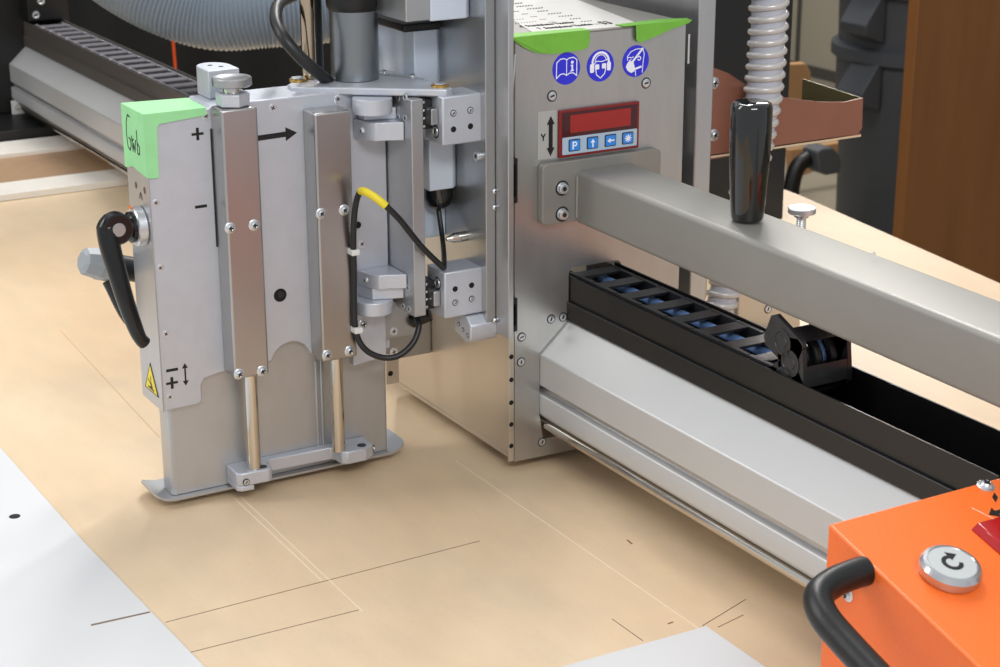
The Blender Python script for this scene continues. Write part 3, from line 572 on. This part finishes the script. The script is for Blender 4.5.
# knob and block on top of the applicator
sb = thing('stop_block', 'machined aluminium block with rounded end on top of the applicator', 'block', (.646, 1.64, .40))
prism('block', [(.6580, 1.632), (.6580, 1.659)]+[(.6420+.0160*math.cos(math.radians(t_)), 1.659+.018*math.sin(math.radians(t_))) for t_ in range(0, 181, 20)]+[(.6260, 1.632)], 'Z', .4005, .4275, 'alu', sb, bev=.0008)
for q in ((.639, 1.660), (.646, 1.649)): screw(sb, (q[0], q[1], .4275), '+Z', .0025, 'hole')
kn = thing('adjusting_knob', 'small knurled steel knob on a hexagon nut above the left polished cover', 'knob', (.635, 1.60, .40))
kc = (.6345, 1.594)
bm = bmesh.new(); add_lathe(bm, (*kc, .4005), Z, [(0, .0150), (.0008, .0162), (.0115, .0162), (.0125, .0150)], 6); mesh_obj('hexagon_nut', bm, 'alu', kn, bev=.0004)
cyl('neck', (*kc, .4125), Z, .009, .0085, 'shaft', kn)
bm = bmesh.new(); add_lathe(bm, (*kc, .4190), Z, [(0, .0175), (.001, .0188), (.0075, .0188), (.0085, .0178), (.0085, .013), (.0079, .012), (.0079, 0)], 60); mesh_obj('knurled_head', bm, 'plate', kn, smooth=True)

# tape on the applicator corner
mt = thing('mint_tape', 'mint green tape folded over the top left corner of the applicator', 'tape', (.57, 1.63, .40))
prism('top_strip', [(.5490, 1.6030), (.6110, 1.6030), (.6130, 1.656), (.5520, 1.6645), (.5490, 1.6645)], 'Z', .3985, .3992, 'mint', mt, bev=.0002)
tl = [(0.5499, 1.6588, 0.3378), (0.5499, 1.6409, 0.3424), (0.5499, 1.6273, 0.3404), (0.5499, 1.6167, 0.3378)]
pts = [(1.6645, .3990), (1.6025, .3990), (1.6025, (0.5499, 1.6029, 0.3387)[2])]+[(q[1], q[2]) for q in tl[::-1][1:]]+[(1.6645, (0.5499, 1.6618, 0.3372)[2])]
prism('side_strip', pts, 'X', .5488, .5498, 'mint', mt)
fs = [(.5490, .4012), (.6105, .4012), (.6110, .3925), (.5660, .3890), (.5625, .3860), (.5600, .3780)]
prism('front_strip', [(.5490, .3990), (.6105, .3990), (.6110, .3920), (.5640, .3885), (.5615, .3850), (.5605, .3400), (.5600, (0.559, 1.604, 0.3374)[2]), (.5490, (0.5513, 1.604, 0.3383)[2])], 'Y', 1.6026, 1.6034, 'mint', mt)
go = Vector((.54875, (0.5488, 1.6498, 0.367)[1], (0.5488, 1.6498, 0.367)[2]-.003)); s = .0014
decal('handwriting', mt, 'ink', go, (0, -1, 0), Z, (), [
    (s, [(.009, .026), (.003, .027), (-.0015, .020), (-.003, .008), (-.001, -.004), (.004, -.007), (.008, -.003), (.008, .004), (.003, .005)]),
    (s, [(.011, .008), (.013, -.006), (.016, .002), (.0185, -.006), (.022, .006)]), (s, [(.011, .003), (.016, .006)]),
    (s, [(.026, .016), (.026, -.006), (.031, -.006), (.032, .001), (.027, .004)])], th=.0002)

# ================================================================== MOTOR ON THE TRIANGULAR PLATE
tp_ = thing('triangular_plate', 'flat triangular aluminium plate with two brass ringed screws carrying the motor', 'plate', (.78, 1.62, .396))
tri = [(.7115, 1.6340), (.7190, 1.6265), (.8270, 1.5500), (.8360, 1.5435), (.8450, 1.5480), (.8465, 1.5600), (.8360, 1.6650), (.8300, 1.6720), (.7360, 1.6680), (.7130, 1.6460)]
prism('plate', tri, 'Z', .3965, .4040, 'alu', tp_, bev=.0015)
for q in ((0.7296, 1.6567, 0.404), (0.8375, 1.5594, 0.404)):
    cyl('brass_ring', (q[0], q[1], .4035), Z, .0030, .0088, 'brass', tp_); cyl('screw_head', (q[0], q[1], .4065), Z, .0014, .0070, 'chrome', tp_)
prism('recess', [(.806, 1.665), (.806, 1.659), (.838, 1.600), (.843, 1.603), (.817, 1.665)], 'Z', .4035, .4044, 'plate', tp_)
screw(tp_, (.822, 1.650, .4044), '+Z', .005, 'pan'); screw(tp_, (.836, 1.615, .4044), '+Z', .005, 'pan')
mo = thing('motor', 'upright cylindrical motor with black cap standing on the triangular plate', 'motor', (.785, 1.641, .404))
mx, my = .7845, 1.6400
cyl('casing', (mx, my, .4042), Z, .0730, .0240, 'motor', mo, 64)
lathe('black_cap', (mx, my, .4730), Z, [(0, .0245), (.003, .0265), (.008, .0270), (.10, .0270)], 'black', mo, 48)
rd = cyl('steel_column', (.7450, 1.663, .4042), Z, .30, .0072, 'rodreflect', None, 32); tag(rd, 'thin polished steel rod rising left of the motor', 'rod')
rd = cyl('dark_column', (.7640, 1.690, .404), Z, .30, .0085, 'dark', None, 24); tag(rd, 'dark upright post behind the motor and the thin rod', 'post')

# ================================================================== CABLES
cb = thing('sensor_cable', 'black sensor cable with yellow sleeve looping beside the right polished cover', 'cable', (.79, 1.55, .2))
q = [(0.8318, 1.545, 0.2233), (0.8229, 1.543, 0.2314), (0.7999, 1.535, 0.2543), (0.7759, 1.53, 0.2841), (0.761, 1.53, 0.3001)]
yq = [(0.761, 1.53, 0.3001), (0.753, 1.535, 0.308), (0.7473, 1.545, 0.3125), (0.7468, 1.555, 0.3114)]
bq = [(0.7468, 1.555, 0.3114), (0.7459, 1.565, 0.2973), (0.7447, 1.57, 0.269), (0.7463, 1.575, 0.2212), (0.7458, 1.575, 0.1689), (0.7516, 1.57, 0.146), (0.7679, 1.565, 0.134), (0.7857, 1.56, 0.1334), (0.8031, 1.56, 0.1443), (0.8128, 1.565, 0.1594), (0.8148, 1.575, 0.167)]
allp = catmull(q[:-1]+yq+bq[1:], 8)
tube('cable', allp, .0031, 'cable', cb, 12)
tube('yellow_sleeve', catmull(yq, 6), .0040, 'yellow', cb, 12)
tube('cable', catmull([(0.8318, 1.545, 0.2233), (0.8427, 1.565, 0.2302), (0.8541, 1.59, 0.2436), (.8590, 1.607, .270)], 6), .0026, 'cable', cb, 10)
cyl('plug', (0.8218, 1.6, 0.1523), (.75, -.45, .35), .022, .0068, 'black', cb)
for q in ((0.7466, 1.572, 0.2457), (0.7475, 1.572, 0.1642)): box('cable_tie', (q[0]-.005, 1.568, q[2]-.003), (q[0]+.004, 1.580, q[2]+.003), 'whitem', cb)
cb2 = tube('black_cable', catmull([(0.8255, 1.78, 0.4932), (0.7677, 1.74, 0.477), (0.7311, 1.7, 0.4746), (0.7101, 1.66, 0.4656), (0.707, 1.635, 0.4518), (0.7187, 1.625, 0.4338), (0.7352, 1.625, 0.4185), (0.7546, 1.64, 0.4043)], 8), .0062, 'cable', None, 14)
tag(cb2, 'thick black cable sweeping down from the grey hose to the motor', 'cable')

# ================================================================== HOSES
def ribbed(name, pts, r0, r1, pitch, m, parent=None, n=28, sub=4, label=None):
    P = catmull(pts, 24); out = [P[0]]; step = pitch/sub
    acc = 0
    for a_, b_ in zip(P, P[1:]):
        L = (b_-a_).length
        while acc+L >= step:
            t_ = (step-acc)/L; a_ = a_+(b_-a_)*t_; out.append(a_.copy()); L = (b_-a_).length; acc = 0
        acc += L
    rad = [r0+(r1-r0)*(.5+.5*math.cos(2*PI*i/sub)) for i in range(len(out))]
    return tube(name, out, r0, m, parent, n, rad=rad)
h1 = ribbed('suction_hose', [(.78, 2.95, .56), (.850, 2.82, .455), (.925, 2.72, .370), (1.015, 2.65, .325), (1.10, 2.60, .326), (1.20, 2.57, .332), (1.32, 2.55, .352), (1.42, 2.54, .40)], .0575, .0605, .0062, 'hosea')
tag(h1, 'wide grey ribbed suction hose sagging at the top left', 'hose')
hs = thing('spiral_hose', 'translucent grey spiral hose hanging down behind the black grip knob', 'hose', (1.2236, 1.6, .1))
hp = [(1.2492, 1.574, 0.5197), (1.2515, 1.574, 0.4555), (1.2519, 1.574, 0.4011), (1.2491, 1.574, 0.3516), (1.2414, 1.574, 0.2906), (1.2267, 1.574, 0.2238), (1.213, 1.574, 0.1618), (1.2001, 1.574, 0.1083)]
P = catmull(hp, 16); rr = []
for i in range(len(P)): rr.append(.0198 if i < 16*3 else max(.0168, .0198-.0030*(i-48)/24))
tube('hose_wall', P, .018, 'hoseb', hs, 28, rad=[a_*.95 for a_ in rr])
# spiral rib wound round it
dist = [0]
for a_, b_ in zip(P, P[1:]): dist.append(dist[-1]+(b_-a_).length)
Lh = dist[-1]; turns = Lh/.0130; n_ = int(turns*20); rib = []
for i in range(n_+1):
    s_ = Lh*i/n_; k_ = 0
    while k_ < len(dist)-2 and dist[k_+1] < s_: k_ += 1
    f_ = (s_-dist[k_])/(dist[k_+1]-dist[k_]); p0 = P[k_].lerp(P[k_+1], f_); r_ = rr[k_]
    T = (P[k_+1]-P[k_]).normalized(); U = (Vector((1, 0, 0))-T*T.x).normalized(); V = T.cross(U); an = 2*PI*i/20
    rib.append(p0+(U*math.cos(an)+V*math.sin(an))*(r_-.0012))
tube('spiral_rib', rib, .0039, 'hosec', hs, 8)

# ================================================================== COPPER RED TRAY
ct = thing('copper_tray', 'copper red sheet metal tray bolted to the right upright', 'tray', (1.3, 1.62, .28))
zt = lambda px_: None
cp = [(1.1979, 1.6, 0.2792), (1.4125, 1.6, 0.2847), (1.4181, 1.6, 0.2912), (1.4168, 1.6, 0.3268), (1.3899, 1.6, 0.3248), (1.3527, 1.6, 0.3287), (1.3159, 1.6, 0.3359), (1.2797, 1.6, 0.3441), (1.2438, 1.6, 0.3601), (1.2196, 1.6, 0.3747), (1.1934, 1.6, 0.3849)]
prism('front_wall', [(q[0], q[2]) for q in cp], 'Y', 1.600, 1.602, 'copper', ct)
xr, zr = cp[3][0], cp[3][2]
q1 = (1.4, 1.7079, 0.3319)
prism('end_wall', [(1.602, cp[1][2]), (1.602, zr), (q1[1], q1[2]), (q1[1], cp[1][2])], 'X', xr-.002, xr, 'inner_tint', ct)
prism('bottom', [(1.19, 1.600), (xr, 1.600), (xr, q1[1]), (1.19, q1[1])], 'Z', cp[1][2]-.002, cp[1][2], 'copper', ct)
box('raw_edge', (1.20, 1.5995, cp[1][2]-.0035), (xr, 1.6003, cp[1][2]-.0012), 'wood', ct, bev=0)
for q in ((1.201, 1.6, 0.3654), (1.2036, 1.6, 0.3069)): screw(ct, q, '-Y', .0068, 'pan')

# small suction shoe visible under the arm
ss = thing('suction_shoe', 'small metal shoe with yellow label under the arm beside the cable chain', 'bracket', (1.27, 1.6, .05))
q = (1.2233, 1.57, 0.1199); r2 = (1.316, 1.57, 0.0682)
box('housing', ((1.2233, 1.57, 0.1199)[0], 1.57, .055), ((1.316, 1.57, 0.0682)[0], 1.60, (1.2327, 1.57, 0.1291)[2]+.01), 'beige', ss, bev=.002)
screw(ss, (1.2671, 1.57, 0.102), '-Y', .0055, 'ring')
zf = (1.2776, 1.5777, 0.075)
prism('foot', [(1.269, 1.6001, 0.07)[:2], (1.2643, 1.524, 0.07)[:2], (1.2888, 1.5258, 0.07)[:2], (1.3112, 1.6012, 0.07)[:2]], 'Z', .064, .070, 'plate', ss, bev=.001)
prism('yellow_label', [(1.2761, 1.5497, 0.07)[:2], (1.2657, 1.5312, 0.07)[:2], (1.2777, 1.5282, 0.07)[:2], (1.2883, 1.5467, 0.07)[:2]], 'Z', .0700, .0706, 'yellow', ss)
screw(ss, (1.2813, 1.5801, 0.07), '+Z', .0014, 'hole'); screw(ss, (1.2804, 1.568, 0.07), '+Z', .0014, 'hole'); cyl('pin', (1.291, 1.5702, 0.07), Z, .004, .0035, 'chrome', ss)
box('base', (1.24, 1.575, .0005), (1.31, 1.60, .064), 'dark', ss, bev=.002)
sg = thing('guide_post', 'short steel block and black strip seen between panel edge and spiral hose', 'guide', (1.15, 1.6, .08))
box('steel_block', (1.1447, 1.56, 0.1329), ((1.1722, 1.56, 0.1285)[0], 1.59, .20), 'beige', sg, bev=.002)
box('black_strip', (1.1346, 1.565, 0.1355), ((1.1484, 1.565, 0.131)[0], 1.58, .20), 'black', sg, bev=.0005)

# ================================================================== PAPER AND GREEN TAPE ON THE TOP COVER
ZT = .4537
pn = thing('notice_sheet', 'white printed sheet lying on top of the carriage under green tape', 'paper', (.98, 1.6, .4537))
c1, c2, c3, c4 = (0.9226, 1.5208, 0.4537), (1.0425, 1.5135, 0.4537), (1.0886, 1.7304, 0.4537), (0.9885, 1.7457, 0.4537)
A0 = Vector(c1); 
box_ = [Vector(q) for q in (c1, c2, c3, c4)]
prism('sheet', [(v_.x, v_.y) for v_ in box_], 'Z', .4536, .4540, 'paper', pn)
ux = (box_[1]-box_[0]).normalized(); vx = Vector((-ux.y, ux.x, 0)); W_ = (box_[1]-box_[0]).length
pz = lambda a_, b_: box_[0]+ux*a_+vx*b_+Vector((0, 0, .0003))
text('printed_line', '4  Standplatte Tischler', .0130, 'ink', pn, pz(.006, .040), ux, vx, sx=.52); text('printed_line', '7  Standplatte Tischler', .0130, 'ink', pn, pz(.016, .020), ux, vx, sx=.52)
random.seed(9)
rows = [[(.0008, [(x_, y_), (x_+w3, y_)])] for x_, y_, w3 in ()]
st = []
for k_ in range(9):      # the two slanting columns of small print and the dashes between them
    st += [(.0012, [(.012-.004*k_+i*.0032, .064+.020*k_+.001*random.random()), (.0135-.004*k_+i*.0032, .0675+.020*k_)]) for i in range(random.randint(5, 8))]
    st += [(.0011, [(.045+i*.004, .055+.020*k_), (.0478+i*.004, .055+.020*k_)]) for i in range(2)]
    st += [(.0018, [(.078+i*.0034-.002*k_, .022+.020*k_+.0012*random.random()), (.0800+i*.0034-.002*k_, .0255+.020*k_)]) for i in range(random.randint(4, 7))]
decal('small_print', pn, 'inkg', pz(0, 0), ux, vx, (), st, th=.0002)
text('large_mark', '53', .024, 'ink', pn, pz(.088, .018), ux, vx, sx=.5)
g1 = thing('green_tape', 'bright green tape strip hanging over the left corner of the carriage top', 'tape', (.92, 1.51, .45), 'green tape strips')
prism('top_part', [(.8880, 1.5105), (.9780, 1.5105), (.9790, 1.5230), (.9500, 1.5260), (.8900, 1.5300)], 'Z', .4540, .4548, 'green', g1)
prism('hanging_part', [(.8880, .4548), (.9790, .4548)]+[(.9790, .444), (.9770, .4375), (.970, .4355), (.935, .4345), (.918, .4372), (.905, .4430), (.8960, .4490)], 'Y', 1.5095, 1.5103, 'green', g1)
prism('fold', [(.8895, .4546), (.9100, .4546), (.9330, .4370), (.9250, .4362), (.9060, .4450)], 'Y', 1.5086, 1.5094, 'green', g1)
g2 = thing('green_tape', 'bright green tape strip hanging over the right corner of the carriage top', 'tape', (1.07, 1.51, .45), 'green tape strips')
prism('top_part', [(1.0200, 1.5105), (1.0990, 1.5085), (1.1040, 1.5200), (1.0750, 1.5290), (1.0180, 1.5230)], 'Z', .4542, .4550, 'green', g2)
prism('hanging_part', [(1.0330, .4550), (1.1020, .4550), (1.0980, .4520), (1.0750, .4470), (1.0550, .4410), (1.0380, .4370), (1.0340, .4400)], 'Y', 1.5082, 1.5090, 'green', g2)

# ================================================================== ORANGE CONSOLE
oc = thing('orange_console', 'orange sloping control box at the near end of the beam', 'control box', (1.0, .7, 0))
zl = lambda y: .2039-(.9054-y)*.2653
prism('housing', [(.9054, .0300), (.9054, .2039), (.45, zl(.45)), (.45, .0300)], 'X', .7939, 1.35, 'orange', oc, bev=.002, seg=3)
for lx in (.91, 1.25):
    for ly in (.50, .86): cyl('rubber_foot', (lx, ly, 0), Z, .0305, .02, 'black', oc)
sl = Vector((0, .173, .0459)).normalized(); nrm = Vector((0, -sl.z, sl.y))
def ot(x, s_, lift=0.): return Vector((x, .9054-s_*sl.y, .2039-s_*sl.z))+nrm*lift
hb = [(0.7943, 0.8644, 0.1844), (0.7844, 0.8644, 0.1844), (0.7631, 0.8622, 0.1835), (0.7457, 0.8551, 0.1809), (0.7386, 0.8409, 0.1747), (0.7377, 0.8160, 0.1658), (0.7377, 0.7628, 0.1498), (0.7377, 0.6919, 0.1285), (0.7386, 0.6564, 0.1179), (0.7470, 0.6386, 0.1135), (0.7737, 0.6342, 0.1117), (0.7943, 0.6342, 0.1117)]
tube('tube_handle', catmull(hb, 8), .0106, 'rubber', oc, 24)
bo_ = ot(0.8395, 0.0775, 0)
lathe('push_button', bo_, nrm, [(0, .0195), (.001, .0208), (.004, .0220), (.008, .0220), (.0108, .0200), (.0113, .0178), (.0106, .0172)], 'btn', oc, 56, ang=30)
lathe('button_face', bo_+nrm*.0104, nrm, [(0, .0172), (.0008, .0168)], 'btnf', oc, 48)
ua, va = Vector((1, 0, 0)), sl
decal('turn_arrow', oc, 'ink', bo_+nrm*.0112, ua, va, [[(.0022, .0112), (.0090, .0062), (.0016, .0022)]], [(.0030, arc(0, 0, .0062, 60, 330, 14))], th=.0003)
bm = bmesh.new()
cr = [ot(0.8914, 0.0426), ot(0.9509, 0.0426), ot(0.9509, 0.0772), ot(0.8914, 0.0772)]
lo_ = [bm.verts.new(q_) for q_ in cr]; ce = sum(cr, Vector())/4; hi_ = [bm.verts.new(ce+(q_-ce)*.90+nrm*.007) for q_ in cr]
bm.faces.new(lo_); bm.faces.new(hi_[::-1])
for i in range(4): bm.faces.new((lo_[i], lo_[(i+1) % 4], hi_[(i+1) % 4], hi_[i]))
mesh_obj('red_lamp', bm, 'redb', oc, bev=.001)
screw(oc, ot(0.9410, 0.0051), nrm, .0070, 'pan')
screw(oc, (.7938, .8799, .1596), '-X', .0055, 'pan')
decal('arrow_label', oc, 'ink', ot(0.9296, 0.0337, .0001), ua, va, [[(-.012, 0), (-.004, .006), (-.004, .002), (.010, .002), (.010, -.002), (-.004, -.002), (-.004, -.006)], [(.004, .010), (.010, .014), (.012, .020), (.006, .016)]], th=.0002)
decal('scratch', oc, 'scr', ot(0.9110, 0.0227, .0001), ua, va, (), [(.0006, [(0, 0), (.010, -.024)])], th=.0001)
# ================================================================== BACKGROUND
bc = box('black_cabinet', (1.50, 2.17, .0005), ((1.773, 2.17, 0.1898)[0], 2.55, 1.2), 'cab', None, bev=.003); tag(bc, 'tall black cabinet standing on the table behind the spiral hose', 'cabinet')
cu = bmesh.new()
xs = [i*.05 for i in range(0, 50)]
A_ = [(.96+x_, 4.60+.05*math.sin(x_*9)+.02*math.sin(x_*23)) for x_ in xs]
add_prism(cu, A_+[(a_, b_+.01) for a_, b_ in A_[::-1]], 'Z', -.85, 1.6)
o = mesh_obj('black_curtain', cu, 'curtain', None, smooth=True); tag(o, 'black curtain hanging behind the beam below the grey hose', 'curtain')
o = tube('orange_rope', [(1.5976, 4.4, 0.0021), (1.5999, 4.4, -0.0895), ((1.6003, 4.4, -0.1254)[0], 4.4, -.3)], .0042, 'orl'); tag(o, 'thin orange cord hanging against the black curtain', 'rope')
bo = box('brown_board', (2.985, 3.20, -.85), (4.0, 3.235, .9), 'board', None, bev=.002); tag(bo, 'large brown wooden panel standing upright at the right edge', 'panel')
# bin
bn_ = thing('waste_bin', 'dark grey round waste bin with rim and handles behind the copper tray', 'bin', (3.97, 4.3, -.85))
bx, by = 4.055, 4.30
zb = lambda y_: y_
lathe('body', (bx, by, -.85), Z, [(0, .245), (.01, .25), (.40, .258), (.44, .275), (.575, .278), (.580, .283)], 'bin', bn_, 48)
lathe('rim', (bx, by, -.270), Z, [(0, .282), (.010, .296), (.045, .296), (.055, .280)], 'bin', bn_, 48)
lathe('upper_section', (bx, by, -.215), Z, [(0, .275), (.15, .280), (.16, .30), (.24, .30), (.25, .27)], 'bin', bn_, 48)
for z0, z1 in ((-.165, -.02), (-.375, -.235)):
    prism('handle', [(z0, 0)]*0 or [(bx-.265, z1), (bx-.265, z0-.03), (bx-.335, z0), (bx-.345, z0+.03)], 'Y', by-.10, by+.02, 'bin', bn_, bev=.004)
decal('moulded_mark', bn_, 'grey', (bx-.155, by-.236, -.16), Vector((.87, -.5, 0)).normalized(), Z, [[(0, 0), (.022, 0), (.022, .03), (0, .03)], [(0, .045), (.02, .045), (.02, .055), (0, .055)], [(.0, .07), (.02, .065), (.02, .075), (0, .08)]], th=.002)
# bent plywood seat and black castor behind
cs = thing('folded_cardboard', 'tan cardboard piece lying on the floor under the copper tray', 'cardboard', (3.4, 4.6, -.85))
q = [(3.9938, 4.9, -0.4937), (4.0574, 4.9, -0.3882), (4.0993, 4.9, -0.42), (4.1048, 4.9, -0.5014), (4.2547, 4.9, -0.5165)]
prism('upright_flap', [((3.988, 4.9, -0.5422)[0], (3.988, 4.9, -0.5422)[2]), ((3.9913, 4.9, -0.3822)[0], (3.9913, 4.9, -0.3822)[2]), ((4.0704, 4.9, -0.386)[0], (4.0704, 4.9, -0.386)[2]), ((4.0948, 4.9, -0.4196)[0], (4.0948, 4.9, -0.4196)[2]), ((4.1084, 4.9, -0.5549)[0], (4.1084, 4.9, -0.5549)[2])], 'Y', 4.9, 4.93, 'box', cs, bev=.004)
def p2(*a_): return [(q_[0], q_[2]) for q_ in a_]
prism('lying_flap', p2((4.019, 4.9, -0.6874), (4.3183, 4.9, -0.6857), (4.3212, 4.9, -0.7226), (4.2409, 4.9, -0.7607), (4.0347, 4.9, -0.7972)), 'Y', 4.9, 4.93, 'box', cs, bev=.004)
st_ = thing('black_stool_wheel', 'dark rounded wheel and fork under the copper tray', 'wheel', (3.2, 4.1, -.85))
prism('wheel', p2(*[(3.4228, 4.1, -0.4575), (3.4447, 4.1, -0.448), (3.4826, 4.1, -0.4494), (3.511, 4.1, -0.4738), (3.5207, 4.1, -0.5023), (3.5152, 4.1, -0.5322), (3.4656, 4.1, -0.5322), (3.438, 4.1, -0.5167)]), 'Y', 4.05, 4.12, 'bin', st_, bev=.006)
tube('fork', catmull([(3.4322, 4.1, -0.4858), (3.3959, 4.1, -0.5056), (3.3798, 4.1, -0.5459), (3.3723, 4.1, -0.6057)], 6), .025, 'black', st_, 10)

# bases: shift children so that each Empty sits at its thing's base
bpy.context.view_layer.update()
for o, v_ in bases:
    for ch_ in o.children: ch_.matrix_parent_inverse = Matrix.Translation(-v_)
